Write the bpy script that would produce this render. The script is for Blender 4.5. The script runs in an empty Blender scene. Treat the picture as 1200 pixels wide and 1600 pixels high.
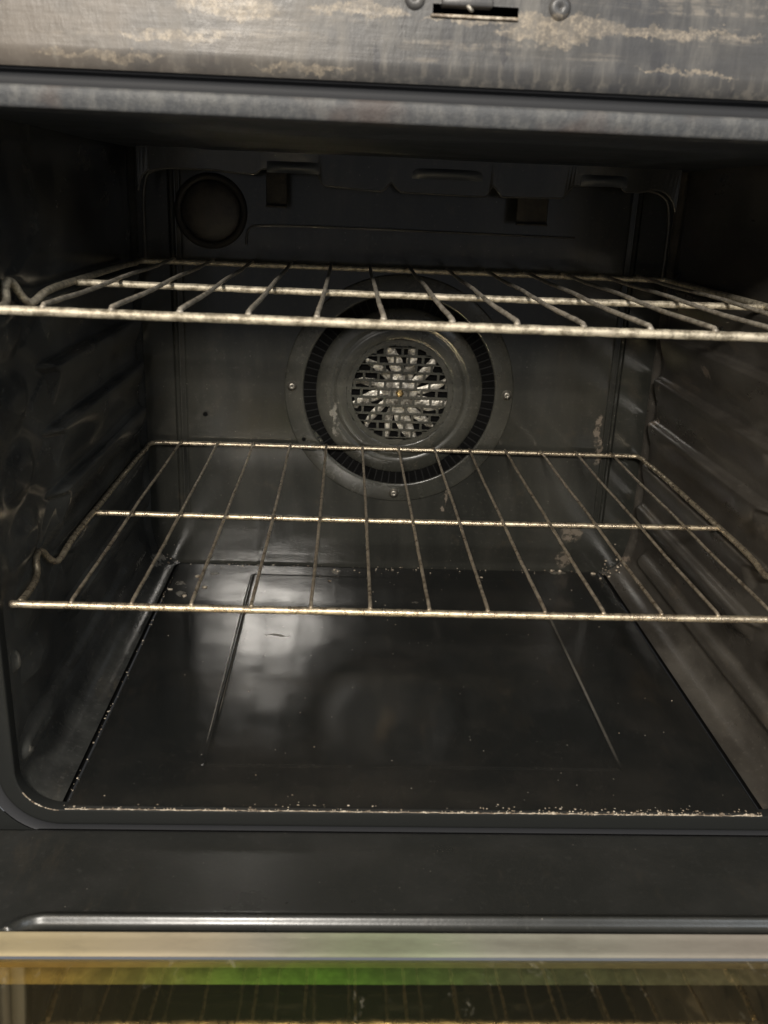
import bpy, bmesh, math, random
from math import sin, cos, pi, radians, exp, sqrt, hypot
from mathutils import Vector, Matrix
random.seed(7)
S = bpy.context.scene
COL = S.collection

# ------------------------------------------------------------------ camera
cd = bpy.data.cameras.new('camera'); cam = bpy.data.objects.new('camera', cd); COL.objects.link(cam)
cd.sensor_fit = 'AUTO'; cd.sensor_width = 36.0; cd.lens = 1414.74*36/1600
cr = Vector((0.99859897, -0.0352454, 0.03946964)); cdn = Vector((0.02567389, -0.32950867, -0.94380342)); cf = Vector((0.04627032, 0.94349446, -0.32814213))
m = Matrix((cr, -cdn, -cf)).transposed().to_4x4(); m.translation = Vector((-0.0625, -0.5722, 0.3747))
cam.matrix_world = m
cd.clip_start = 0.02; cd.clip_end = 50
cd.dof.use_dof = True; cd.dof.focus_distance = 0.84; cd.dof.aperture_fstop = 11
S.camera = cam
# ------------------------------------------------------------------ light
W = bpy.data.worlds.new('World'); S.world = W; W.use_nodes = True
bg = W.node_tree.nodes['Background']; bg.inputs[1].default_value = 1.0
_tc = W.node_tree.nodes.new('ShaderNodeTexCoord'); _sx = W.node_tree.nodes.new('ShaderNodeSeparateXYZ'); _rp = W.node_tree.nodes.new('ShaderNodeValToRGB')
_ad = W.node_tree.nodes.new('ShaderNodeMath'); _ad.operation = 'MULTIPLY_ADD'; _ad.inputs[1].default_value = .5; _ad.inputs[2].default_value = .5
W.node_tree.links.new(_tc.outputs['Generated'], _sx.inputs[0]); W.node_tree.links.new(_sx.outputs[2], _ad.inputs[0]); W.node_tree.links.new(_ad.outputs[0], _rp.inputs[0]); W.node_tree.links.new(_rp.outputs[0], bg.inputs[0])
_e = _rp.color_ramp.elements; _e[0].position = 0.2; _e[0].color = (.17, .175, .185, 1); _e[1].position = .92; _e[1].color = (.46, .42, .36, 1)
_k = _e.new(.5); _k.color = (.15, .155, .165, 1); _k = _e.new(.68); _k.color = (.16, .16, .16, 1)

def area(name, loc, target, sx, sy, power, col):
    l = bpy.data.lights.new(name, 'AREA'); l.shape = 'RECTANGLE'; l.size = sx; l.size_y = sy; l.energy = power; l.color = col
    o = bpy.data.objects.new(name, l); COL.objects.link(o); o.location = loc
    o.rotation_euler = (Vector(target)-Vector(loc)).to_track_quat('-Z', 'Y').to_euler()
    return o
area('ceiling_lamp', (-0.42, -2.35, 1.42), (0, 0.2, 0.1), 0.34, 0.20, 84, (1.0, 0.94, 0.85))
area('kitchen_lamp', (-1.15, -1.30, 1.35), (0, 0.0, 0.2), 0.9, 0.5, 14, (1.0, 0.87, 0.70))
area('fill_light', (1.5, -2.2, 1.5), (0, 0.1, 0.1), 0.8, 1.0, 16, (0.88, 0.94, 1.0))  # added fill from out of view, set to glint on the door bead
S.view_settings.view_transform = 'Standard'; S.view_settings.look = 'None'
S.view_settings.exposure = 0.0; S.view_settings.gamma = 1.0
S.render.engine = 'CYCLES'
S.cycles.use_denoising = True; S.cycles.max_bounces = 10; S.cycles.glossy_bounces = 6; S.cycles.transparent_max_bounces = 12

# ------------------------------------------------------------------ node helpers
class NT:
    def __init__(s, name):
        s.m = bpy.data.materials.new(name); s.m.use_nodes = True; s.t = s.m.node_tree
        s.b = s.t.nodes['Principled BSDF']; s.o = s.t.nodes['Material Output']
        s.co = s.t.nodes.new('ShaderNodeTexCoord').outputs['Object']
    def N(s, t, **k):
        n = s.t.nodes.new(t)
        for a, b in k.items(): setattr(n, a, b)
        return n
    def put(s, sock, v):
        if hasattr(v, 'links') or isinstance(v, bpy.types.NodeSocket): s.t.links.new(v, sock)
        else: sock.default_value = v
    def noise(s, scale, detail=4, rough=.6, stretch=(1, 1, 1), dist=0, off=(0, 0, 0)):
        mp = s.N('ShaderNodeMapping'); s.put(mp.inputs[0], s.co); mp.inputs['Scale'].default_value = stretch; mp.inputs['Location'].default_value = off
        n = s.N('ShaderNodeTexNoise'); s.put(n.inputs['Vector'], mp.outputs[0]); n.inputs['Scale'].default_value = scale
        n.inputs['Detail'].default_value = detail; n.inputs['Roughness'].default_value = rough; n.inputs['Distortion'].default_value = dist
        return n.outputs[0]
    def ramp(s, v, a, b, lo=0., hi=1.):
        n = s.N('ShaderNodeMapRange'); s.put(n.inputs[0], v)
        n.inputs[1].default_value = a; n.inputs[2].default_value = b; n.inputs[3].default_value = lo; n.inputs[4].default_value = hi
        n.interpolation_type = 'SMOOTHSTEP'; return n.outputs[0]
    def math(s, op, a, b=0.):
        n = s.N('ShaderNodeMath', operation=op); s.put(n.inputs[0], a); s.put(n.inputs[1], b); return n.outputs[0]
    def mix(s, f, a, b):
        n = s.N('ShaderNodeMix', data_type='RGBA'); s.put(n.inputs[0], f)
        s.put(n.inputs[6], a if not isinstance(a, tuple) else (*a, 1)); s.put(n.inputs[7], b if not isinstance(b, tuple) else (*b, 1))
        return n.outputs[2]
    def sep(s):
        n = s.N('ShaderNodeSeparateXYZ'); s.put(n.inputs[0], s.co); return n.outputs
    def spots(s, lst, warp=.012, wscale=60):
        """sum of noise-warped patches; lst of (x,y,z,rx,ry,rz)"""
        nz = s.N('ShaderNodeTexNoise'); s.put(nz.inputs['Vector'], s.co); nz.inputs['Scale'].default_value = wscale; nz.inputs['Detail'].default_value = 5; nz.inputs['Roughness'].default_value = .7
        sb = s.N('ShaderNodeVectorMath', operation='SUBTRACT'); s.put(sb.inputs[0], nz.outputs[1]); sb.inputs[1].default_value = (.5, .5, .5)
        sc = s.N('ShaderNodeVectorMath', operation='SCALE'); s.put(sc.inputs[0], sb.outputs[0]); sc.inputs['Scale'].default_value = warp*2
        ad = s.N('ShaderNodeVectorMath', operation='ADD'); s.put(ad.inputs[0], s.co); s.put(ad.inputs[1], sc.outputs[0])
        tot = None
        for (x, y, z, rx, ry, rz) in lst:
            a = s.N('ShaderNodeVectorMath', operation='SUBTRACT'); s.put(a.inputs[0], ad.outputs[0]); a.inputs[1].default_value = (x, y, z)
            d = s.N('ShaderNodeVectorMath', operation='DIVIDE'); s.put(d.inputs[0], a.outputs[0]); d.inputs[1].default_value = (rx, ry, rz)
            l = s.N('ShaderNodeVectorMath', operation='LENGTH'); s.put(l.inputs[0], d.outputs[0])
            r = s.ramp(l.outputs['Value'], 1.05, .75)
            tot = r if tot is None else s.math('MAXIMUM', tot, r)
        return tot
    def bump(s, h, strength, dist=.001, prev=None):
        n = s.N('ShaderNodeBump'); s.put(n.inputs['Height'], h); s.put(n.inputs['Strength'], strength); n.inputs['Distance'].default_value = dist
        if prev is not None: s.put(n.inputs['Normal'], prev)
        return n.outputs[0]
    def fin(s, col=None, rough=None, metal=None, nrm=None, spec=None, coat=None):
        b = s.b.inputs
        if col is not None: s.put(b['Base Color'], col if not isinstance(col, tuple) else (*col, 1))
        if rough is not None: s.put(b['Roughness'], rough)
        if metal is not None: s.put(b['Metallic'], metal)
        if nrm is not None: s.put(b['Normal'], nrm)
        if spec is not None: s.put(b['Specular IOR Level'], spec)
        if coat is not None: b['Coat Weight'].default_value = coat; b['Coat Roughness'].default_value = .12
        return s.m

def specks(n, scale=900, th=.74):
    """tiny pale dust flecks"""
    v = n.N('ShaderNodeTexVoronoi'); n.put(v.inputs['Vector'], n.co); v.inputs['Scale'].default_value = scale*.25
    d = n.ramp(v.outputs['Distance'], .13, .07)
    c = n.N('ShaderNodeSeparateColor'); n.put(c.inputs[0], v.outputs['Color'])
    return n.math('MULTIPLY', d, n.ramp(c.outputs[0], .955, .965))

def enamel(name, base=(.016, .017, .0162), haze=(.034, .034, .031), rough=(.16, .30), spots=None, spotcol=(.30, .26, .20), flecks=.5, wav=.25, stretch=(1, 1, 1), spec=.5, wear=None):
    n = NT(name)
    big = n.noise(9, 5, .65, stretch)
    col = n.mix(n.ramp(big, .38, .72), base, haze)
    fine = n.noise(220, 4, .7)
    col = n.mix(n.ramp(fine, .55, .8, 0, .35), col, tuple(c*2.4 for c in haze))
    rg = n.ramp(n.noise(14, 5, .7, stretch), .3, .75, rough[0], rough[1])
    sme = n.ramp(n.noise(26, 6, .75, (1, .35, 1), dist=.3, off=(3, 7, 1)), .55, .78)
    col = n.mix(n.math('MULTIPLY', sme, .5), col, (haze[0]*1.6, haze[1]*1.35, haze[2]*1.1)); rg = n.math('ADD', rg, n.math('MULTIPLY', sme, .12))
    if spots:
        sp = n.spots(spots); inner = n.ramp(n.noise(130, 4, .7), .35, .55)
        msk = n.math('MULTIPLY', n.math('MULTIPLY', sp, inner), .55)
        col = n.mix(msk, col, spotcol); rg = n.math('MAXIMUM', rg, n.math('MULTIPLY', msk, .7))
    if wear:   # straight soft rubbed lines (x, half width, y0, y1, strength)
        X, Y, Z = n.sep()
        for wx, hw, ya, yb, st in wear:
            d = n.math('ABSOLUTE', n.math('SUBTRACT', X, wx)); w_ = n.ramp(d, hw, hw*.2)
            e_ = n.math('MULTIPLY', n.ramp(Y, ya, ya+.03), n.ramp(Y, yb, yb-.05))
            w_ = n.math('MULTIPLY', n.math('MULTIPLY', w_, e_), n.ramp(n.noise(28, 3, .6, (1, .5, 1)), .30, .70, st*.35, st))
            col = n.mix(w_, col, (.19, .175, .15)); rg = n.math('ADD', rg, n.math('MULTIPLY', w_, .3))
    if flecks: col = n.mix(n.math('MULTIPLY', specks(n), flecks), col, (.45, .42, .36))
    b = n.bump(n.noise(5, 3, .5), wav, .004)
    b = n.bump(n.noise(420, 3, .6), .10, .0006, b)
    return n.fin(col, rg, 0., b, spec)

M = {}
M['enamel'] = enamel('black_enamel')
M['door'] = enamel('door_enamel', base=(.022, .023, .0215), haze=(.034, .034, .032), rough=(.27, .36), flecks=.3, wav=.2)
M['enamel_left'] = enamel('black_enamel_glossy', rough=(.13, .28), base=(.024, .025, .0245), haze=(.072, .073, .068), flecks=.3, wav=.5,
    spots=[(-.285, .005, .056, .03, .006, .008), (-.28, .43, -.04, .02, .02, .006), (-.283, .345, .0885, .01, .05, .0010), (-.283, .40, .1225, .01, .035, .0008), (-.280, .365, -.0175, .012, .036, .0035), (-.280, .28, -.0175, .012, .02, .0012), (-.280, .003, -.015, .012, .006, .003), (-.27, .35, -.040, .012, .05, .0010), (-.283, .24, .125, .01, .012, .0012)], spotcol=(.28, .26, .22))  # pale spots: highlights painted on ribs and lower bead, plus a few scuffs
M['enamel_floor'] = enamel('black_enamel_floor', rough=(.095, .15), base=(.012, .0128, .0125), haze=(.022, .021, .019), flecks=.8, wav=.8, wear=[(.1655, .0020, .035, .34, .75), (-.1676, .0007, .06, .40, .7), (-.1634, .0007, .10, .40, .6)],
    spots=[(-.125, .255, -.05, .014, .003, .01), (-.246, .38, -.05, .006, .006, .01), (-.238, .35, -.05, .004, .006, .01), (-.068, .425, -.05, .006, .010, .01),
           (.20, .438, -.05, .012, .006, .01), (.02, .34, -.05, .003, .003, .01), (-.21, .41, -.05, .006, .005, .01),], spotcol=(.26, .24, .20))
M['enamel_right'] = enamel('soiled_black_enamel', base=(.040, .036, .031), haze=(.100, .092, .080), rough=(.26, .42), flecks=.35, stretch=(1, .6, 1.6),
    spots=[(.285, .287, .228, .02, .012, .005), (.285, .415, .146, .02, .010, .005), (.28, .44, -.03, .02, .012, .004), (.285, .43, .12, .02, .003, .012), (.285, .40, .19, .02, .004, .003)], spotcol=(.30, .24, .19), spec=.4)
M['enamel_rear'] = enamel('rear_wall_enamel', base=(.020, .0205, .018), haze=(.042, .041, .035), rough=(.11, .17), flecks=.3, stretch=(1, 1, .18),
    spots=[(.232, .44, .130, .005, .02, .022), (.121, .44, .167, .006, .02, .006), (.236, .44, .105, .003, .02, .02), (.215, .445, .0, .015, .02, .012),
           (.21, .445, -.035, .010, .02, .012), (.06, .44, .05, .002, .02, .018), (.055, .44, .028, .004, .02, .004)], spotcol=(.22, .18, .14))
M['ceiling'] = enamel('ceiling_panel_enamel', base=(.024, .030, .040), haze=(.032, .038, .048), rough=(.45, .6), flecks=.1)  # colour lifted and blued to paint in the veiling haze up here
M['enamel_top'] = enamel('ceiling_enamel', base=(.042, .048, .058), haze=(.058, .064, .074), rough=(.45, .6), flecks=.1)  # same painted-in bluish haze, a little lighter
M['fan_cover'] = enamel('fan_cover_enamel', base=(.032, .032, .027), haze=(.062, .060, .050), rough=(.22, .32), flecks=.3,
    spots=[(-.073, .42, .140, .004, .03, .022), (-.071, .42, .12, .004, .03, .008)], spotcol=(.30, .28, .24))
M['seam'] = enamel('seam_enamel', base=(.045, .043, .038), haze=(.09, .084, .072), rough=(.28, .4), flecks=.4)
M['lampring'] = enamel('sooty_enamel', base=(.018, .017, .016), haze=(.034, .031, .028), rough=(.5, .65), flecks=0, spec=.2)
M['dark'] = NT('dark_gap').fin((.004, .004, .004), .8, 0., None, .05)
M['web'] = NT('sooty_web').fin((.012, .012, .012), .7, 0., None, .1)
M['channel'] = NT('channel_shade').fin((.030, .031, .034), .6, 0., None, .2)

def frame_mat():
    n = NT('soiled_grey_enamel')
    x, y, z = n.sep()
    streak = n.noise(60, 5, .65, (1, 1, .22)); hz = n.noise(30, 4, .6, (.25, 1, 2.2)); blot = n.noise(7, 4, .6)
    col = n.mix(n.ramp(blot, .35, .7), (.050, .052, .058), (.092, .088, .082))
    col = n.mix(n.ramp(streak, .45, .72, 0, .6), col, (.165, .155, .14))
    col = n.mix(n.ramp(n.noise(48, 3, .5, (1, 1, .16), off=(3, 1, 2)), .60, .70, 0, .7), col, (.055, .055, .06))
    # baked-on pale grease by the latch slot and the smear to its right
    # warm lamp glare painted into the colour, stronger to the left
    glare = n.math('MULTIPLY', n.ramp(x, .02, -.24), n.ramp(n.noise(11, 5, .7, (.5, 1, 1.3)), .30, .62))
    col = n.mix(n.math('MULTIPLY', glare, .75), col, (.155, .132, .110))
    g = n.spots([(.052, -.02, .4675, .036, .03, .0060), (.090, -.02, .4658, .045, .03, .0032), (.005, -.02, .4672, .034, .03, .0018), (.130, -.02, .4665, .035, .03, .0018),
                 (.030, -.02, .462, .016, .03, .004), (.055, -.02, .4605, .014, .03, .004), (.118, -.02, .4475, .024, .03, .0014), (.140, -.02, .4465, .014, .03, .0013),
                 (-.16, -.02, .452, .03, .03, .0022), (-.20, -.02, .441, .04, .03, .0020), (-.13, -.02, .468, .03, .03, .006), (-.09, -.02, .440, .03, .03, .002), (-.06, -.02, .47, .03, .03, .004)], .010, 90)
    fine = n.noise(300, 6, .8)
    gi = n.math('MULTIPLY', g, n.ramp(fine, .44, .66))
    col = n.mix(n.math('MULTIPLY', gi, .62), col, (.44, .37, .28))
    col = n.mix(n.math('MULTIPLY', g, .30), col, (.26, .22, .17))
    # drip runs: thin vertical darker tracks of uneven length
    dr = n.math('MULTIPLY', n.ramp(n.noise(95, 2, .5, (1, 1, .10), off=(5, 0, 2)), .60, .72), n.ramp(n.noise(22, 3, .6, (1, 1, .8), off=(1, 4, 9)), .48, .60))
    col = n.mix(n.math('MULTIPLY', dr, .7), col, (.04, .04, .045))
    lr = n.math('MULTIPLY', n.ramp(n.noise(120, 2, .5, (1, 1, .09), off=(15, 0, 2)), .62, .74), n.ramp(n.noise(25, 3, .6, off=(11, 4, 9)), .50, .62))
    col = n.mix(n.math('MULTIPLY', lr, .5), col, (.24, .22, .19))
    low = n.math('MULTIPLY', n.ramp(z, .455, .437), n.ramp(n.noise(190, 3, .6, (1, 1, .12), off=(9, 0, 3)), .50, .68))
    col = n.mix(n.math('MULTIPLY', low, .30), col, (.26, .235, .20))
    hz2 = n.math('MULTIPLY', n.ramp(n.noise(34, 5, .7, (.14, 1, 2.4), off=(2, 0, 8)), .55, .70), n.ramp(n.noise(170, 4, .7), .4, .62))
    col = n.mix(n.math('MULTIPLY', hz2, .45), col, (.36, .31, .25))
    dk = n.spots([(.105, -.02, .452, .004, .03, .0045), (.108, -.02, .446, .0012, .03, .007), (.020, -.02, .455, .002, .03, .010), (-.05, -.02, .446, .002, .03, .008)], .004, 120)
    col = n.mix(n.math('MULTIPLY', dk, .6), col, (.045, .045, .05))
    rg = n.ramp(streak, .3, .8, .34, .52)
    b = n.bump(n.noise(260, 4, .7, (1, 1, .35)), .30, .0008)
    b = n.bump(n.noise(40, 3, .6, (.35, 1, 1)), .16, .003, b)
    b = n.bump(n.noise(150, 4, .7, (.06, 1, 1)), .15, .0008, b)
    return n.fin(col, rg, .08, b, .42)
M['frame'] = frame_mat()

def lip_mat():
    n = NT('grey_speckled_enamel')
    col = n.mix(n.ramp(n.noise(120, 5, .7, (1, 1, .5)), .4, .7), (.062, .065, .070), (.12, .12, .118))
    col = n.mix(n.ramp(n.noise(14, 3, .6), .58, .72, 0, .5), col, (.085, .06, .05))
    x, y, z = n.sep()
    glare = n.ramp(z, .24, .36)  # grazing-light brightness painted in as grey towards the top
    col = n.mix(glare, (.016, .017, .0165), col)
    b = n.bump(n.noise(300, 4, .7), n.ramp(glare, 0, 1, .12, .6), .0008)
    return n.fin(col, n.ramp(glare, 0, 1, .42, .62), n.math('MULTIPLY', glare, .1), b, n.ramp(glare, 0, 1, .10, .5))
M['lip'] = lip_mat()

def rack_mat(name, pale, dark, patch, metal, rough=(.28, .5)):
    n = NT(name)
    a = n.noise(170, 5, .75); c = n.noise(45, 4, .65, off=(2, 5, 1))
    col = n.mix(n.ramp(a, .36, .62), dark, pale)
    col = n.mix(n.ramp(c, .52, .66, 0, patch), col, (.70, .62, .50))
    col = n.mix(n.ramp(n.noise(330, 4, .8, off=(7, 7, 7)), .60, .72, 0, .45), col, (.045, .036, .028))
    b = n.bump(n.noise(520, 4, .8), .55, .0007)
    return n.fin(col, n.ramp(a, .3, .7, rough[0], rough[1]), metal, b, .5)
M['rod_lower'] = rack_mat('worn_steel_rod', (.65, .56, .41), (.32, .26, .19), .25, .8, (.22, .38))
M['wire_lower'] = rack_mat('soiled_steel_wire', (.50, .43, .33), (.20, .16, .115), .3, .65, (.25, .42))
M['rod_upper'] = rack_mat('crusted_steel_rod', (.60, .54, .42), (.22, .19, .14), .6, .5, (.4, .6))
M['wire_upper'] = rack_mat('crusted_steel_wire', (.48, .44, .37), (.20, .175, .14), .45, .4, (.4, .6))

def steel(name, col, rough, metal=1., bumps=.15):
    n = NT(name)
    c = n.mix(n.ramp(n.noise(90, 4, .6), .35, .7), tuple(v*.6 for v in col), col)
    return n.fin(c, rough, metal, n.bump(n.noise(400, 3, .6), bumps, .0006))
_n = NT('sooty_aluminium'); M['blade'] = _n.fin(_n.mix(_n.ramp(_n.noise(75, 4, .7), .42, .60), (.13, .12, .10), (.48, .45, .39)), .40, .5, _n.bump(_n.noise(90, 3, .6), .5, .004))
M['brass'] = steel('brass_nut', (.85, .60, .28), .25)
M['screw'] = steel('dirty_screw', (.30, .28, .24), .38, .8, .4)
M['tab'] = NT('scorched_tab'); _n = M['tab']; M['tab'] = _n.fin(_n.mix(_n.ramp(_n.noise(110, 5, .7), .35, .65), (.024, .023, .021), (.050, .043, .034)), .7, .3, _n.bump(_n.noise(200, 3, .7), .4, .001))
M['lampglass'] = NT('sooty_lamp_glass'); _n = M['lampglass']; M['lampglass'] = _n.fin(_n.mix(_n.ramp(_n.noise(40, 5, .7), .4, .7), (.020, .019, .018), (.052, .045, .039)), .55, 0., _n.bump(_n.noise(60, 3, .6), .3, .002))
def crust():
    n = NT('baked_on_crust')
    c = n.mix(n.ramp(n.noise(300, 4, .7), .35, .65), (.20, .15, .10), (.60, .53, .43))
    c = n.mix(n.ramp(n.noise(75, 3, .6, off=(4, 4, 4)), .48, .60, 0, .75), c, (.085, .06, .04))
    return n.fin(c, .45, 0., n.bump(n.noise(500, 3, .7), .6, .0008))
M['crust'] = crust()
def bezel():
    n = NT('bezel_metal'); x, y, z = n.sep()
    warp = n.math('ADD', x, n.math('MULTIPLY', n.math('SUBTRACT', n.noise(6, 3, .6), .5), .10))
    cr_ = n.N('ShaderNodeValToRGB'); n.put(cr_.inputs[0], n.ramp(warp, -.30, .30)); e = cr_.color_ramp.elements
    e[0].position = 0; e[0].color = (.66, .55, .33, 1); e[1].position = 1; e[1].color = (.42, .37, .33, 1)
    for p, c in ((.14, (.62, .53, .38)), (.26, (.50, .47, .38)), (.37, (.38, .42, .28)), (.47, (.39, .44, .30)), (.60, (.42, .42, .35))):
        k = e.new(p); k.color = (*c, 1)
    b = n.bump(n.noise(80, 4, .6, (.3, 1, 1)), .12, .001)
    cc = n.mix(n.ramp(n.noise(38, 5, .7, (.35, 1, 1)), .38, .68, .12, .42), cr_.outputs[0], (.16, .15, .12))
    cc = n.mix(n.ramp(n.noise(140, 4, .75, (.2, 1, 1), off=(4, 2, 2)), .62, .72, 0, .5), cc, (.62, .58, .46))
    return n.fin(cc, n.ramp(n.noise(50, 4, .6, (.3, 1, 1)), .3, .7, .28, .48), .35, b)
M['bezel'] = bezel()
M['inner_steel'] = steel('inner_steel', (.86, .82, .70), .4, .15)
def glass():
    n = NT('coated_door_glass'); t = n.t
    t.nodes.remove(n.b); x, y, z = n.sep()
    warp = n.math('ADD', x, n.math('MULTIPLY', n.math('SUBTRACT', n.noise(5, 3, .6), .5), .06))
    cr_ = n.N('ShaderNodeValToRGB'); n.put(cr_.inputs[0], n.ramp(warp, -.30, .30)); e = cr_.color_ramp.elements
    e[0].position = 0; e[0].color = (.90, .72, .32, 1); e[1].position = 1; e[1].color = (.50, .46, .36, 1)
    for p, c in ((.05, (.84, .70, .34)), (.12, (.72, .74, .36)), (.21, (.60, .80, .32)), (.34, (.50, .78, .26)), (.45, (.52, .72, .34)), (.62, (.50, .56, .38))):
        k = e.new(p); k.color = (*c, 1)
    tr = n.N('ShaderNodeBsdfTransparent'); n.put(tr.inputs[0], cr_.outputs[0])
    gl = n.N('ShaderNodeBsdfGlossy'); gl.inputs['Roughness'].default_value = .035; n.put(gl.inputs[0], (1.0, .84, .52, 1))
    b = n.bump(n.noise(30, 3, .6), .04, .001); n.put(gl.inputs['Normal'], b)
    mx = n.N('ShaderNodeMixShader'); lw = n.N('ShaderNodeLayerWeight'); lw.inputs[0].default_value = .35
    n.put(mx.inputs[0], n.ramp(lw.outputs['Fresnel'], 0, 1, .15, .7)); t.links.new(tr.outputs[0], mx.inputs[1]); t.links.new(gl.outputs[0], mx.inputs[2])
    df = n.N('ShaderNodeBsdfDiffuse'); df.inputs[0].default_value = (.45, .42, .33, 1)
    scr = n.ramp(n.noise(70, 5, .75, (1, .5, 1)), .60, .75, .02, .35)
    m2 = n.N('ShaderNodeMixShader'); n.put(m2.inputs[0], scr); t.links.new(mx.outputs[0], m2.inputs[1]); t.links.new(df.outputs[0], m2.inputs[2])
    t.links.new(m2.outputs[0], n.o.inputs[0]); return n.m
M['glass'] = glass()

# ------------------------------------------------------------------ object helpers
def link(name, bm, mat, parent=None, smooth=True, loc=(0, 0, 0), weld=True):
    if weld: bmesh.ops.remove_doubles(bm, verts=bm.verts, dist=1e-6)
    bmesh.ops.recalc_face_normals(bm, faces=bm.faces)
    me = bpy.data.meshes.new(name); bm.to_mesh(me); bm.free()
    for p in me.polygons: p.use_smooth = smooth
    me.materials.append(mat)
    o = bpy.data.objects.new(name, me); COL.objects.link(o); o.parent = parent; o.location = loc
    return o
def empty(name, loc=(0, 0, 0), label=None, cat=None, group=None, parent=None):
    o = bpy.data.objects.new(name, None); COL.objects.link(o); o.location = loc; o.parent = parent; o.empty_display_size = .02
    if label: o['label'] = label
    if cat: o['category'] = cat
    if group: o['group'] = group
    return o
def bx(bm, x0, x1, y0, y1, z0, z1, bev=0):
    r = bmesh.ops.create_cube(bm, size=1)
    vs = r['verts']
    for v in vs: v.co = Vector(((x0+x1)/2+v.co.x*(x1-x0), (y0+y1)/2+v.co.y*(y1-y0), (z0+z1)/2+v.co.z*(z1-z0)))
    if bev:
        es = list({e for v in vs for e in v.link_edges}); bmesh.ops.bevel(bm, geom=es, offset=bev, segments=2, affect='EDGES', profile=.5)
def rodm(bm, pts, r, seg=12, jitter=0., cap=True, closed=False):
    pts = [Vector(p) for p in pts]; n = len(pts); rings = []; up = Vector((0, 0, 1))
    prev = None
    for i, p in enumerate(pts):
        a = pts[i-1] if (i > 0 or closed) else p; b = pts[(i+1) % n] if (i < n-1 or closed) else p
        t = (b-a).normalized()
        if prev is None:
            u = t.cross(up); u = u if u.length > .1 else t.cross(Vector((1, 0, 0)))
        else: u = prev - t*prev.dot(t)
        u.normalize(); prev = u; w = t.cross(u)
        rings.append([bm.verts.new(p+(u*cos(2*pi*k/seg)+w*sin(2*pi*k/seg))*r*(1+random.uniform(-jitter, jitter))) for k in range(seg)])
    m_ = n if closed else n-1
    for i in range(m_):
        A, B = rings[i], rings[(i+1) % n]
        for k in range(seg): bm.faces.new((A[k], A[(k+1) % seg], B[(k+1) % seg], B[k]))
    if cap and not closed:
        for ring, p, s in ((rings[0], pts[0], -1), (rings[-1], pts[-1], 1)):
            t = ((pts[1]-pts[0]) if s < 0 else (pts[-1]-pts[-2])).normalized()*s
            r2 = [bm.verts.new(p+t*r*.55+(v.co-p)*.68) for v in ring]; c = bm.verts.new(p+t*r*.8)
            for k in range(seg):
                bm.faces.new((ring[k], ring[(k+1) % seg], r2[(k+1) % seg], r2[k])); bm.faces.new((r2[k], r2[(k+1) % seg], c))
def smooth_path(pts, it=3):
    pts = [Vector(p) for p in pts]
    for _ in range(it):
        q = [pts[0]]
        for a, b in zip(pts, pts[1:]): q += [a.lerp(b, .25), a.lerp(b, .75)]
        q.append(pts[-1]); pts = q
    return pts
def subdiv(pts, step):
    out = []
    for a, b in zip(pts, pts[1:]):
        n = max(1, int((Vector(b)-Vector(a)).length/step))
        out += [Vector(a).lerp(Vector(b), i/n) for i in range(n)]
    out.append(Vector(pts[-1])); return out
def lathe_y(bm, prof, c, seg=96, a0=0, a1=2*pi):
    """prof: (radius, y) ; around Y axis through c=(x,z)"""
    full = abs(a1-a0-2*pi) < 1e-6; n = seg if full else seg+1
    rings = [[bm.verts.new((c[0]+r*cos(a0+(a1-a0)*k/seg), y, c[1]+r*sin(a0+(a1-a0)*k/seg))) for k in range(n)] for r, y in prof]
    for A, B in zip(rings, rings[1:]):
        for k in range(seg): bm.faces.new((A[k], A[(k+1) % n], B[(k+1) % n], B[k]))
    return rings
def grid(bm, f, nu, nv):
    vs = [[bm.verts.new(f(i/nu, j/nv)) for j in range(nv+1)] for i in range(nu+1)]
    for i in range(nu):
        for j in range(nv): bm.faces.new((vs[i][j], vs[i+1][j], vs[i+1][j+1], vs[i][j+1]))
    return vs
def sm(a, b, x):
    t = min(1, max(0, (x-a)/(b-a))); return t*t*(3-2*t)

# ------------------------------------------------------------------ the oven
XW, YF, YB, ZF, ZC = .2885, -.02, .445, -.05, .413
oven = empty('oven', (0, .2, ZF), 'open black enamel oven with soiled grey front frame and dropped glass door', 'oven')
class P:  # parent offset helper: parts keep world coordinates
    pass
def part(name, bm, mat, parent=oven, **k):
    o = link(name, bm, mat, parent, **k)
    off = Vector((0, 0, 0)); q = parent
    while q is not None: off += q.location; q = q.parent
    o.location = Vector(k.get('loc', (0, 0, 0))) - off
    return o

RIB_Z = [.048, .098, .148, .198, .248, .298]
def side_h(y, z):
    """how far the pressed side wall stands into the oven (negative: dished outward)"""
    h = -.0045*sm(YF, YF+.05, y)*sm(-.030, .0, z)
    b = 0.
    for zk in RIB_Z:
        d = z-(zk-.012)
        v = max(0, 1-abs(z-zk-.016)/.026)          # ledge fronts zigzag: they reach forward between the ledges
        yf = .125-.055*v
        body = sm(yf-.012, yf+.014, y)*(1-sm(.418, .437, y))
        pr = sm(-.030, .008, d) if d <= .008 else 1-sm(.008, .0118, d)
        b = max(b, .0115*body*(.2+.8*pr))
        q = hypot((y-.052)/.040, (z-zk+.018)/.024)
        b = max(b, .0065*(1-sm(.2, 1.0, q)))
    h += b*(sm(.022, .030, z) if z < .05 else 1)
    yy = min(max(y, .004), .395); q = hypot((y-yy)*.9, z+.014)
    h = max(h, -.0045*sm(YF, YF+.05, y)*sm(-.030, .0, z)+.0060*(1-sm(.003, .0115, q)))
    q = hypot(y-.006, z-.055); h += .004*(1-sm(.003, .010, q))
    return h*sm(YF, YF+.012, y)
R = .028
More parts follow.
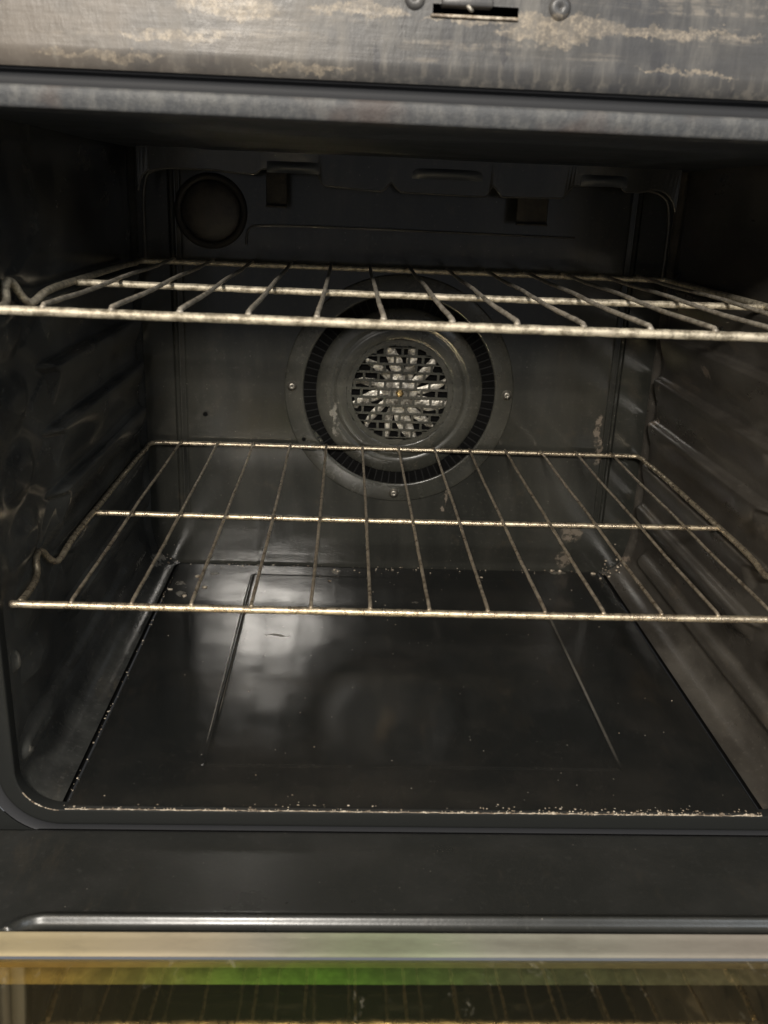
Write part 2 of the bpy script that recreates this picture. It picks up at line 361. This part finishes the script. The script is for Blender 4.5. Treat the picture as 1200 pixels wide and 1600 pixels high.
def side_wall(s, name, mat):
    bm = bmesh.new()
    NZ, NY = 300, 230
    zlo = ZF+R
    def f(i, j):
        y = YF+(YB-YF)*i; t = j
        if t < .12:
            a = (t/.12)*pi/2   # cove
            X = XW-R+R*sin(a); z = ZF+R-R*cos(a); n = (sin(a), -cos(a))
        else:
            z = zlo+(ZC-zlo)*(t-.12)/.88; X = XW; n = (1, 0); z += .004*(t-.12)
        h = side_h(y, z)
        # cavity narrows softly into the rear corner
        X -= .006*sm(YB-.012, YB, y)
        return (s*(X-h*n[0]), y, z-h*n[1])
    grid(bm, f, NY, NZ)
    return part(name, bm, mat)
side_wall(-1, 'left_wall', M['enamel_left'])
side_wall(1, 'right_wall', M['enamel_right'])

# floor pan with an embossed rectangle and a raised rim
def floor_z(x, y):
    ex = min(x+.258, .258-x); ey = min(y-YF, YB-y)
    z = ZF+.0012
    # recessed centre plate: groove + step
    q = max(abs(x)-.1655, abs(y-.222)-.190)
    if abs(x) > abs(x) + 1: pass
    dx = abs(x)-.1655; dy = max(abs(y-.223)-.187, 0) 
    g = exp(-(hypot(dx, dy)/.0013)**2)
    z -= .0004*g
    if q < 0: z += .0004*sm(0, .004, -q)
    qf = abs(y-.0365) ; 
    z += .0006*sin(x*9+1)*sin(y*11)   # slight warp
    z -= .0025*(1-sm(0, .004, ex)) + .002*(1-sm(0, .003, ey))
    return z
bm = bmesh.new()
xs = sorted(set([round(-.258+.516*i/110, 5) for i in range(111)] + [s*(.1655+d*.0005) for s in (-1, 1) for d in range(-12, 12)] + [s*(.258-d*.0012) for s in (-1, 1) for d in range(0, 5)]))
ys = sorted(set([round(YF+(YB-YF)*i/110, 5) for i in range(111)] + [.036+d*.001 for d in range(-6, 7)] + [.41+d*.001 for d in range(-6, 7)] + [YF+d*.0012 for d in range(5)]))
vs = [[bm.verts.new((x, y, floor_z(x, y))) for y in ys] for x in xs]
for i in range(len(xs)-1):
    for j in range(len(ys)-1): bm.faces.new((vs[i][j], vs[i+1][j], vs[i+1][j+1], vs[i][j+1]))
part('floor_pan', bm, M['enamel_floor'])
bm = bmesh.new(); bx(bm, -.275, .275, YF+.004, YB+.004, ZF-.006, ZF-.0026); part('floor_underlay', bm, M['dark'], smooth=False)

# rear wall, the raised rear panel on it
bm = bmesh.new(); bx(bm, -XW-.02, XW+.02, YB, YB+.004, ZF-.006, ZC+.02); part('rear_wall', bm, M['enamel_rear'], smooth=False)
def rear_panel():
    bm = bmesh.new()
    def f(i, j):
        x = -.255+.508*i; z = .0092+.386*j
        d = min(x+.255, .253-x, z-.0092)
        dd = min(x+.255, .253-x)
        y = YB-.0034*sm(0, .004, d) - .0016*exp(-((dd-.0085)/.0016)**2) + .0012*exp(-((dd-.013)/.0012)**2)
        y += .0006*sin(x*13)*sin(z*9+1)
        return (x, y, z)
    xs = sorted(set([i/60 for i in range(61)]+[t for k in range(40) for t in (k*.0011, 1-k*.0011)]))
    zs = sorted(set([i/50 for i in range(51)]+[k*.0016 for k in range(8)]))
    vs = [[bm.verts.new(f(a, b)) for b in zs] for a in xs]
    for i in range(len(xs)-1):
        for j in range(len(zs)-1): bm.faces.new((vs[i][j], vs[i+1][j], vs[i+1][j+1], vs[i][j+1]))
    return bm
part('rear_panel', rear_panel(), M['enamel_rear'])
bm = bmesh.new(); bx(bm, -.2475, .237, YB-.0052, YB-.0030, .0082, .0098, .0006); part('panel_edge', bm, M['seam'])

# ceiling
bm = bmesh.new()
def fc(i, j):
    x = -XW-.02+(2*XW+.04)*i; y = YF+(YB-YF+.002)*j
    return (x, y, ZC - .003*exp(-((hypot(max(abs(x)-.18, 0), max(abs(y-.2)-.12, 0))-.02)/.006)**2) + .0008*sin(x*20)*sin(y*17))
grid(bm, fc, 120, 90); part('ceiling', bm, M['ceiling'])

# broiler baffle: a pressed sheet hanging across the rear of the ceiling
prof = [(-.275, .372), (-.272, .385), (-.262, .393), (-.202, .3945), (-.185, .3925), (-.165, .3915), (-.157, .3915), (-.151, .3978), (-.0975, .3982), (-.093, .389), (-.0905, .3838), (-.086, .3832), (-.034, .3800), (-.029, .3806), (-.022, .3890), (-.0205, .3890), (-.013, .3806), (-.008, .3800), (.072, .3789), (.077, .3797), (.081, .3900), (.083, .3900), (.091, .3802), (.096, .3796), (.151, .3806), (.156, .3815), (.163, .3925), (.170, .3935), (.213, .3950), (.2165, .3900), (.221, .3892), (.238, .3900), (.245, .3935), (.258, .392), (.268, .384), (.273, .372)]
bm = bmesh.new()
pp = smooth_path([(a, 0, b) for a, b in prof], 1)
for y0, y1 in ((.400, .4014),):
    lo0 = [bm.verts.new((p.x, y0, p.z)) for p in pp]; hi0 = [bm.verts.new((p.x, y0-.003, ZC+.001)) for p in pp]
    lo1 = [bm.verts.new((p.x, y1, p.z)) for p in pp]; hi1 = [bm.verts.new((p.x, y1-.003, ZC+.001)) for p in pp]
    for k in range(len(pp)-1):
        bm.faces.new((lo0[k], lo0[k+1], hi0[k+1], hi0[k])); bm.faces.new((lo1[k], lo1[k+1], hi1[k+1], hi1[k])); bm.faces.new((lo0[k], lo0[k+1], lo1[k+1], lo1[k]))
baffle = part('broiler_baffle', bm, M['enamel_rear'], smooth=False)
bm = bmesh.new(); rodm(bm, pp, .0009, 8); rim = part('rolled_edge', bm, M['seam'], baffle, loc=(0, .4005, 0))
for v in rim.data.vertices: pass
for x, w, z0 in ((-.137, .0105, .3605), (.125, .016, .353)):
    bm = bmesh.new(); bx(bm, x-w, x+w, .4025, .4045, z0, .396, .0009)
    bx(bm, x-w, x+w, .398, .4045, z0, z0+.002, .0005); part('hanger_tab', bm, M['tab'], baffle)
for x, w in ((-.12, .022), (.035, .030), (.195, .02)):   # swages pressed in the baffle
    bm = bmesh.new()
    grid(bm, lambda i, j: (x-w*1.2+2.4*w*i, .3985-.004*sin(pi*i)**.7*sin(pi*j), .3935+.011*j), 20, 8); part('swage', bm, M['enamel_top'], baffle)

# upper rear panel outline
bm = bmesh.new()
pts = [(-.276, .30), (-.276, .375), (-.262, .389)]
rodm(bm, smooth_path([(x, YB-.002, z) for x, z in [(-.280, .30), (-.280, .385), (-.265, .394), (-.23, .396)]], 3), .0016, 8)
rodm(bm, smooth_path([(x, YB-.002, z) for x, z in [(.283, .30), (.283, .375), (.270, .391), (.24, .394)]], 3), .0016, 8)
rodm(bm, smooth_path([(x, YB-.005, z) for x, z in [(-.172, .322), (-.171, .337), (-.160, .343), (.18, .341)]], 3), .0012, 8)
part('pressed_ridge', bm, M['seam'])

# oven lamp on the rear wall
c = (-.209, .3535)
bm = bmesh.new(); lathe_y(bm, [(.0385, YB-.003), (.038, YB-.005), (.036, YB-.0062), (.0325, YB-.0064), (.031, YB-.0045), (.0305, YB-.003)], c); lampring = part('lamp_cover', bm, M['lampring'])
bm = bmesh.new(); lathe_y(bm, [(.031*sin(a), YB-.004-.008*cos(a)) for a in [i*pi/2/14 for i in range(15)]], c); part('lens', bm, M['lampglass'], lampring)

# fan cover
FC = (-.001, .1665)
y0 = YB-.0036
bm = bmesh.new()
lathe_y(bm, [(.1305, y0+.002), (.130, y0-.0005), (.1285, y0-.0012), (.1125, y0-.0016), (.1105, y0-.0020), (.1088, y0-.0015), (.1083, y0+.0005)], FC, 128)
lathe_y(bm, [(.0945, y0+.0005), (.0940, y0-.0018), (.0925, y0-.0028), (.089, y0-.0042), (.081, y0-.0062), (.0785, y0-.0065), (.0765, y0-.0052), (.0745, y0-.0050), (.0725, y0-.0064), (.070, y0-.0068), (.0615, y0-.0070), (.0600, y0-.0066), (.0590, y0-.0052)], FC, 128)
cover = part('fan_cover', bm, M['fan_cover'])
bm = bmesh.new(); lathe_y(bm, [(.1090, y0-.0003), (.0938, y0-.0003)], FC, 96); part('vent_channel', bm, M['dark'], cover)
bm = bmesh.new()
for k in range(80):
    a = 2*pi*k/80; r0, r1, w = .0942, .1085, .0006
    u = Vector((cos(a), 0, sin(a))); v = Vector((-sin(a), 0, cos(a))); o = Vector((FC[0], y0-.0012, FC[1]))
    q = [o+u*r0-v*w, o+u*r1-v*w, o+u*r1+v*w, o+u*r0+v*w]; f = [bm.verts.new(p) for p in q]; b_ = [bm.verts.new(p+Vector((0, .0015, 0))) for p in q]
    bm.faces.new(f)
    for i in range(4): bm.faces.new((f[i], f[(i+1) % 4], b_[(i+1) % 4], b_[i]))
part('vent_webs', bm, M['web'], cover, smooth=False)
# slotted grille
bm = bmesh.new(); gr = .0608; yg = y0-.0068; pitch = .0094; bar = .0026
def slab(x0, x1, z0, z1):
    bx(bm, x0, x1, yg, yg+.0012, z0, z1)
nrow = 13
for k in range(nrow+1):
    z = -pitch*nrow/2+k*pitch; rr = gr**2-z**2
    w = sqrt(max(rr, .0002)) if rr > 0 else .012
    slab(FC[0]-w, FC[0]+w, FC[1]+z-bar/2, FC[1]+z+bar/2)
for k in range(nrow):
    z = -pitch*nrow/2+(k+.5)*pitch; w = sqrt(max(gr**2-z*z, 1e-5)); cols = .0168
    off = 0 if k % 2 else cols/2
    j = -6
    for j in range(-6, 7):
        x = j*cols+off+random.uniform(-.0018, .0018)
        if abs(x) < w-.001: slab(FC[0]+x-.0014, FC[0]+x+.0014, FC[1]+z-pitch/2+bar/2-.0001, FC[1]+z+pitch/2-bar/2+.0001)
    # rounded slot ends: fill beyond the circle
    wi = .0545**2-z*z; wi = sqrt(wi) if wi > 0 else .0
    if w > wi: 
        slab(FC[0]-w, FC[0]-max(wi, .0), FC[1]+z-pitch/2, FC[1]+z+pitch/2); slab(FC[0]+max(wi, .0), FC[0]+w, FC[1]+z-pitch/2, FC[1]+z+pitch/2)
lathe_y(bm, [(.0598, yg-.0001), (.0545, yg-.0001), (.0540, yg+.0010)], FC, 96)
part('grille', bm, M['fan_cover'], cover, smooth=False)
def screw(c, y, r, parent, mat='screw'):
    bm = bmesh.new(); lathe_y(bm, [(r*1.45, y+.0003), (r*1.4, y-.0008), (r, y-.001), (r*.98, y-.0022), (r*.7, y-.003), (r*.35, y-.0032), (.0001, y-.0018)], c, 24)
    return part('screw', bm, M[mat], parent)
for c in ((-.1225, .170), (-.0025, .0465), (.1215, .1672)): screw(c, y0-.0012, .0042, cover)
for c, r in (((-.1085, .1091), .0022), ((-.220, .135), .0026)):
    bm = bmesh.new(); lathe_y(bm, [(r, YB-.0068), (.0001, YB-.0068)], c, 20); part('screw_hole', bm, M['dark'], cover)

# fan wheel behind the grille
bm = bmesh.new(); lathe_y(bm, [(.0585, y0-.0001), (.0001, y0-.0001)], FC, 48)
bm2 = bmesh.new(); lathe_y(bm2, [(.0215, y0-.0006), (.0205, y0-.0032), (.0185, y0-.0038), (.010, y0-.0043), (.0095, y0-.0050), (.0001, y0-.0050)], FC, 40)
NB = 12
for k in range(NB):
    a = 2*pi*k/NB+.12; u = Vector((cos(a), 0, sin(a))); v = Vector((-sin(a), 0, cos(a))); o = Vector((FC[0], 0, FC[1]))
    rows = []; k2 = random.uniform(.75, 1.6)
    for i in range(9):
        t = i/8; r = .013+.042*t; w = (.0022+.0044*sin(pi*min(1, t*.8+.1))**.9)*k2; sw = .012*t*t*random.choice((1, .8)) if i else 0
        rows.append([bm2.verts.new(o+u*r+v*(sw-w)+Vector((0, y0-.0022-.001*t, 0))), bm2.verts.new(o+u*r+v*sw+Vector((0, y0-.0044, 0))), bm2.verts.new(o+u*r+v*(sw+w*.8)+Vector((0, y0-.0030+.0012*t, 0)))])
    for A, B in zip(rows, rows[1:]):
        bm2.faces.new((A[0], A[1], B[1], B[0])); bm2.faces.new((A[1], A[2], B[2], B[1]))
part('fan_backplate', bm, M['dark'], cover)
part('fan_wheel', bm2, M['blade'], cover)
bm = bmesh.new(); lathe_y(bm, [(.0048, y0-.0045), (.0046, y0-.0068), (.003, y0-.0076), (.0001, y0-.0079)], FC, 6); part('fan_nut', bm, M['brass'], cover, smooth=False)

# front frame: rounded opening swept with a lip / groove / flat-face profile
def rrect(o, n=14):
    x1 = XW+o; z0 = ZF-o; z1 = ZC+o; r = R+.002+o; pts = []
    for cx, cz, a0 in ((x1-r, z0+r, -pi/2), (x1-r, z1-r, 0), (-x1+r, z1-r, pi/2), (-x1+r, z0+r, pi)):
        for k in range(n+1):
            a = a0+pi/2*k/n; pts.append((cx+r*cos(a), cz+r*sin(a)))
    return pts
def sweep(prof, mat, name, parent=oven, cut=None):
    bm = bmesh.new(); rings = []
    for o, y in prof: rings.append([bm.verts.new((x, YF+(y-YF)*(1 if y > YF+.007 and o < .001 else .12+.88*sm(.30, .38, z)), z)) for x, z in rrect(o)])
    for A, B in zip(rings, rings[1:]):
        n = len(A)
        for k in range(n): bm.faces.new((A[k], A[(k+1) % n], B[(k+1) % n], B[k]))
    return part(name, bm, mat, parent)
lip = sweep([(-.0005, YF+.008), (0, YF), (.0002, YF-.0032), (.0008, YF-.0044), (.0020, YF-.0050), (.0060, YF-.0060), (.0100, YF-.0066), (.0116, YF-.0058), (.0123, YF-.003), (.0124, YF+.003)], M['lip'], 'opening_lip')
sweep([(.0124, YF+.003), (.0128, YF+.006), (.0205, YF+.006), (.0215, YF-.001)], M['channel'], 'gasket_channel')
# flat frame face: left, right, top strips around the channel. the top one carries the latch slot
SX0, SX1, SZ0, SZ1 = -.0205, .0262, .4695, .4745
ff = empty('front_frame', (0, YF, .44), parent=oven); ff.location -= oven.location
yf = YF-.0015
bm = bmesh.new()
O = .0215; zt = ZC+O; ZT = .60
# top face sheet, gridded, with slot left open
xs = sorted(set([-.36+.72*i/48 for i in range(49)]+[SX0, SX1])); zs = sorted(set([zt+(ZT-zt)*i/30 for i in range(31)]+[SZ0, SZ1]))
def yw(x, z): return yf+.0014*sin(x*11+.4)*sin(z*20)+.004*(1-sm(0, .006, z-zt))
vv = {(i, j): bm.verts.new((x, yw(x, z), z)) for i, x in enumerate(xs) for j, z in enumerate(zs)}
for i in range(len(xs)-1):
    for j in range(len(zs)-1):
        if xs[i] >= SX0-1e-6 and xs[i+1] <= SX1+1e-6 and zs[j] >= SZ0-1e-6 and zs[j+1] <= SZ1+1e-6: continue
        bm.faces.new((vv[i, j], vv[i+1, j], vv[i+1, j+1], vv[i, j+1]))
part('frame_top', bm, M['frame'], ff)
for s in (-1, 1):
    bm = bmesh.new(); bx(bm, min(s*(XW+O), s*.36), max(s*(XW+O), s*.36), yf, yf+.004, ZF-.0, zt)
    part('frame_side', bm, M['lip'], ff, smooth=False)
# corners between rounded channel and square strips
for (sx, sz) in ((1, -1), (-1, -1), (1, 1), (-1, 1)):
    bm = bmesh.new(); rr = R+.002+O; cx = sx*(XW+O-rr); cz = (ZF-O+rr) if sz < 0 else (ZC+O-rr)
    arc = [bm.verts.new((cx+sx*rr*sin(a), yf+.0005, cz+sz*rr*cos(a))) for a in [pi/2*k/14 for k in range(15)]]
    cor = bm.verts.new((sx*(XW+O+.001), yf+.0005, cz+sz*rr))
    for a, b in zip(arc, arc[1:]): bm.faces.new((a, b, cor))
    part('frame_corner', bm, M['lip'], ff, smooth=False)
slot = bmesh.new(); bx(slot, SX0-.004, SX1+.004, YF+.012, YF+.014, SZ0-.006, SZ1+.006); part('latch_recess', slot, M['dark'], ff, smooth=False)
bm = bmesh.new(); bx(bm, SX0-.001, SX1, YF-.0034, YF+.010, SZ0-.0016, SZ0, .0005); part('slot_lip', bm, M['crust'], ff)
bm = bmesh.new(); bx(bm, -.016, .012, YF-.004, YF+.006, .4735, .478, .001)
lat = part('door_latch', bm, M['frame'], ff)
bm = bmesh.new(); rodm(bm, subdiv([(-.003, YF-.002, .4755), (.0005, YF-.004, .4715)], .002), .0012, 8); part('latch_hook', bm, M['blade'], lat)
screw((-.0305, .4765), YF-.0005, .0056, ff, 'frame')
screw((.0485, .4755), YF-.0005, .0060, ff, 'frame')

# ------------------------------------------------------------------ the dropped door (part of the oven)
AD = radians(5)
door = empty('door', (0, -.030, -.064), parent=oven); door.location -= oven.location; door.rotation_euler = (-0, 0, 0)
def D(x, r, h):   # door coordinates: r outward from the hinge line, h above its inner face
    return Vector((x, -.030-r*cos(AD)-h*-sin(AD)*-1, -.064+r*sin(AD)+h*cos(AD)))
def dgrid(xs, rs, hf):
    bm = bmesh.new()
    vs = [[bm.verts.new(D(x, r, hf(x, r))) for r in rs] for x in xs]
    for i in range(len(xs)-1):
        for j in range(len(rs)-1): bm.faces.new((vs[i][j], vs[i+1][j], vs[i+1][j+1], vs[i][j+1]))
    return bm
DW, WX, RB, RW0, RW1 = .345, .276, .0875, .0985, .42
def liner_h(x, r):
    # pressed bead running round the window, rounded corner
    q = hypot(max(abs(x)-(.262-.022), 0), max((RB+.022)-r, 0))
    q = (q-.022) if (abs(x) > .240 or r < RB+.022) else -.022
    q = max(abs(x)-.262, RB-r) if not (abs(x) > .240 and r < RB+.022) else q
    h = -.0028*sm(-.0045, .0045, -q) + .0042*exp(-(q/.0034)**2)
    h -= .0014*(1-sm(-.0072, -.0045, r))                     # rolled hinge edge
    return h
xs = sorted(set([-DW+2*DW*i/60 for i in range(61)]+[s*(.230+.0022*k) for s in (-1, 1) for k in range(22)]))
rs = sorted(set([-.0072+.0009*k for k in range(14)]+[.01+.006*k for k in range(12)]+[RB-.012+.0006*k for k in range(40)]))
rs = [r for r in rs if r <= RW0]; rs += [RW0, RW0+.0003]
part('door_liner', dgrid(xs, rs, lambda x, r: liner_h(x, r) if r <= RW0 else -.012), M['door'], door)
bm = dgrid([-DW, -WX], [RW0, .2, .3, .45], lambda x, r: -.0028); 
b3 = dgrid([WX, DW], [RW0, .2, .3, .45], lambda x, r: -.0028)
part('liner_side', bm, M['enamel'], door, smooth=False); part('liner_side', b3, M['enamel'], door, smooth=False)
for sx in (-1, 1):
    bm = bmesh.new(); q = [D(sx*WX, RW0, -.0027), D(sx*WX, .45, -.0027), D(sx*WX, .45, -.03), D(sx*WX, RW0, -.03)]
    q2 = [p+Vector((sx*.003, 0, 0)) for p in q]; a_ = [bm.verts.new(p) for p in q]; b_ = [bm.verts.new(p) for p in q2]
    bm.faces.new(a_); bm.faces.new(b_[::-1])
    for i in range(4): bm.faces.new((a_[i], b_[i], b_[(i+1) % 4], a_[(i+1) % 4]))
    part('window_edge', bm, M['dark'], door, smooth=False)
# bezel: bright raised strip (hinge side) with a rolled upper edge
def bez_h(x, r): 
    t = r-RW0; return -.0028+.0030*sm(0, .0012, t)-.0006*sm(.0012, .006, t)-.0008*sm(.018, .0208, t)
rs = [RW0+.0004*k for k in range(8)]+[RW0+.004+.002*k for k in range(7)]+[RW0+.0185, RW0+.0195, RW0+.0203, RW0+.0208]
xs = [-WX+2*WX*i/80 for i in range(81)]
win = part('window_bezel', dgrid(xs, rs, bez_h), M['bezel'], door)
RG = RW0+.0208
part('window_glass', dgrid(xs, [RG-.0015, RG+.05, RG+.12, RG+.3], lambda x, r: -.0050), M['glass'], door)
# under the glass: the second metal strip then the dark depth of the door
part('inner_bezel', dgrid(xs, [RG-.004+.001*k for k in range(19)], lambda x, r: -.0095+.0015*sin(pi*min(1, max(0, (r-RG+.004)/.018)))), M['inner_steel'], door)
part('door_depth', dgrid(xs, [RG-.004, RG+.3], lambda x, r: -.024), NT('dark_inner_pane').fin((.034, .033, .018), .25), door)
bm = bmesh.new(); bx(bm, -.33, .33, YF-.005, YF+.02, -.14, -.0675); part('hinge_gap_panel', bm, M['dark'], smooth=False)

# ------------------------------------------------------------------ racks
PIT = .041
def make_rack(label, loc, rr, wr, mr, mw, dx, seed):
    random.seed(seed)
    t = empty('oven_rack', loc, label, 'oven rack', 'wire racks on the side ledges')
    XR = .2815; yr = .431
    def side(s):
        return [(s*(XR-.014), yr, 0), (s*(XR-.003), yr-.001, 0), (s*XR, yr-.012, 0), (s*(XR-.001), yr-.030, -.001), (s*(XR+.0005), yr-.05, .0), (s*XR, .20, 0), (s*XR, .118, -.0005),
                (s*(XR+.001), .098, -.006), (s*(XR+.003), .090, -.0065), (s*(XR+.006), .083, .000), (s*(XR+.008), .078, .008), (s*(XR+.009), .070, .0105), (s*(XR+.008), .062, .006), (s*(XR+.005), .055, -.003), (s*(XR+.003), .030, -.004), (s*(XR+.001), .006, -.001)]
    L = smooth_path(side(-1), 3); Rr = smooth_path(side(1), 3)
    path = subdiv(list(reversed(L)) + Rr, .0035)
    bm = bmesh.new(); rodm(bm, path, rr, 14, .012)
    link('side_and_rear_rod', bm, mr, t, weld=False)
    def bar_(name, y, z, r, x0, x1, sag):
        bm = bmesh.new(); rodm(bm, [(x0+(x1-x0)*i/110, y+random.uniform(-1, 1)*.00012, z-sag*sin(pi*i/110)+random.uniform(-1, 1)*.00012) for i in range(111)], r, 12, .04)
        return link(name, bm, mr, t, weld=False)
    bar_('front_rail', 0, 0, rr*1.05, -.2865, .2865, .0008)
    bar_('cross_rod', .193, -.0012, rr*1.0, -XR+.001, XR-.001, .0012)
    for i in range(13):
        X = (i-6)*PIT+dx; bm = bmesh.new()
        jx = random.uniform(-.0012, .0012); j0 = random.uniform(-.0006, .0006)
        pts = [(X+j0, -.0005, rr*.75), (X+j0, .0015, rr+wr*.55)]
        for k in range(1, 40):
            y = .0015+(yr-.0015)*k/40; a = y/yr
            pts.append((X+j0+jx*sin(pi*a)*.6+random.uniform(-1, 1)*.0001, y, rr+wr*.55 - .0010*sin(pi*a*2)**2+random.uniform(-1, 1)*.0001))
        pts.append((X+j0, yr, rr+wr*.25))
        rodm(bm, pts, wr, 10, .05)
        w = link('wire', bm, mw, t, weld=False)
        # weld blob at the front
        bm = bmesh.new(); bmesh.ops.create_icosphere(bm, subdivisions=2, radius=wr*1.18)
        for v in bm.verts: v.co = Vector((v.co.x*1.1, v.co.y*.9, v.co.z*.9))*(1+random.uniform(-.1, .1))+Vector((X+j0, -.0002, rr*.9))
        link('weld', bm, mw, w, weld=False)
    return t
make_rack('lower wire rack of tarnished golden steel across the middle of the oven', (0, 0, .1023), .00250, .00130, M['rod_lower'], M['wire_lower'], 0, 3)
make_rack('upper wire rack crusted pale with baked grease, high in the oven', (.0012, -.0131, .3021), .0028, .00165, M['rod_upper'], M['wire_upper'], 0, 4)

# ------------------------------------------------------------------ residue
def blobs(bm, pos, r, sq=.5):
    b0 = len(bm.verts); res = bmesh.ops.create_icosphere(bm, subdivisions=1, radius=r)
    ax = Vector((random.uniform(.6, 1.5), random.uniform(.6, 1.4), sq))
    for v in res['verts']: v.co = Vector((v.co.x*ax.x, v.co.y*ax.y, v.co.z*ax.z))*(1+random.uniform(-.25, .25))+Vector(pos)
random.seed(11)
bm = bmesh.new()
# baked-on crumb ridge along the floor's front edge
x = -.256
while x < .257:
    t = (x+.256)/.513
    dens = .35+.75*sm(.55, .8, t)*(1-.4*sm(.93, 1, t)) + .25*exp(-((t-.25)/.12)**2)
    cl = .5+.5*sin(x*61+2)*sin(x*143)+.35*sin(x*310+1)
    if random.random() < .25+.75*max(cl, 0)*(.5+dens*.5):
        r = random.uniform(.0003, .0010)*(.5+dens*.8)*(.6+.6*max(0, cl))
        blobs(bm, (x, YF+.0006+random.uniform(-.0010, .0010), ZF+.0004+random.uniform(0, .0006)*dens), r, .7)
    if random.random() < .3*dens: blobs(bm, (x, YF+random.uniform(.001, .007), ZF+.001), random.uniform(.0004, .0011), .6)
    x += random.uniform(.0006, .0016)
rodm(bm, [(-.256+.512*i/160, YF+.0003+random.uniform(-1, 1)*.0002, ZF+.0002+random.uniform(-1, 1)*.0002) for i in range(161)], .00042, 6, .5)
o = link('crumb_crust', bm, M['crust'], None, weld=False); o['kind'] = 'stuff'; o['label'] = 'pale baked-on crumbs caked along the front edge of the oven floor'; o['category'] = 'crumbs'
bm = bmesh.new()
for y in [random.uniform(YF, .40) for _ in range(60) if random.random() < .9]: blobs(bm, (-.257+random.uniform(-.0008, .002), y, ZF+.001), random.uniform(.0003, .0010), .6)
for _ in range(60): blobs(bm, (random.uniform(-.25, .25), YB-abs(random.gauss(0, .010))-.001, ZF+.0016), random.uniform(.0004, .0013), .5)
for _ in range(46): blobs(bm, (random.uniform(-.25, .25), random.uniform(YF, .43), ZF+.0016), random.uniform(.0003, .0008), .5)
for x, y, r in ((-.070, .428, .0026), (-.066, .424, .002), (-.228, .40, .0026), (-.215, .37, .0024), (-.233, .345, .003), (-.252, .362, .0022), (.105, .415, .002), (-.075, .395, .0016), (.205, .44, .003), (.195, .441, .0022), (.245, .435, .003), (.25, .42, .0022)): blobs(bm, (x, y, ZF+.0022), r, .5)
for _ in range(26):
    blobs(bm, (.262+random.uniform(-.008, .016), YB-.004-random.uniform(0, .015), ZF+.001+abs(random.gauss(0, .012))), random.uniform(.0005, .0016), .8)
    if random.random() < .5: blobs(bm, (-.262-random.uniform(-.006, .014), YB-.004-random.uniform(0, .008), ZF+.002+abs(random.gauss(0, .008))), random.uniform(.0004, .0010), .8)
# lip residue along the rounded corner and the door's rim
for k in range(60):
    a = pi+pi/2*(.35+.62*k/60); rr = R+.0025
    if random.random() < .75: blobs(bm, (-XW+R+.002+rr*cos(a), YF-.0005, ZF+R+.002+rr*sin(a)), random.uniform(.0003, .0007), .8)
o = link('crumbs', bm, M['crust'], None, weld=False); o['kind'] = 'stuff'; o['label'] = 'loose pale crumbs and flakes scattered over the black oven floor'; o['category'] = 'crumbs'
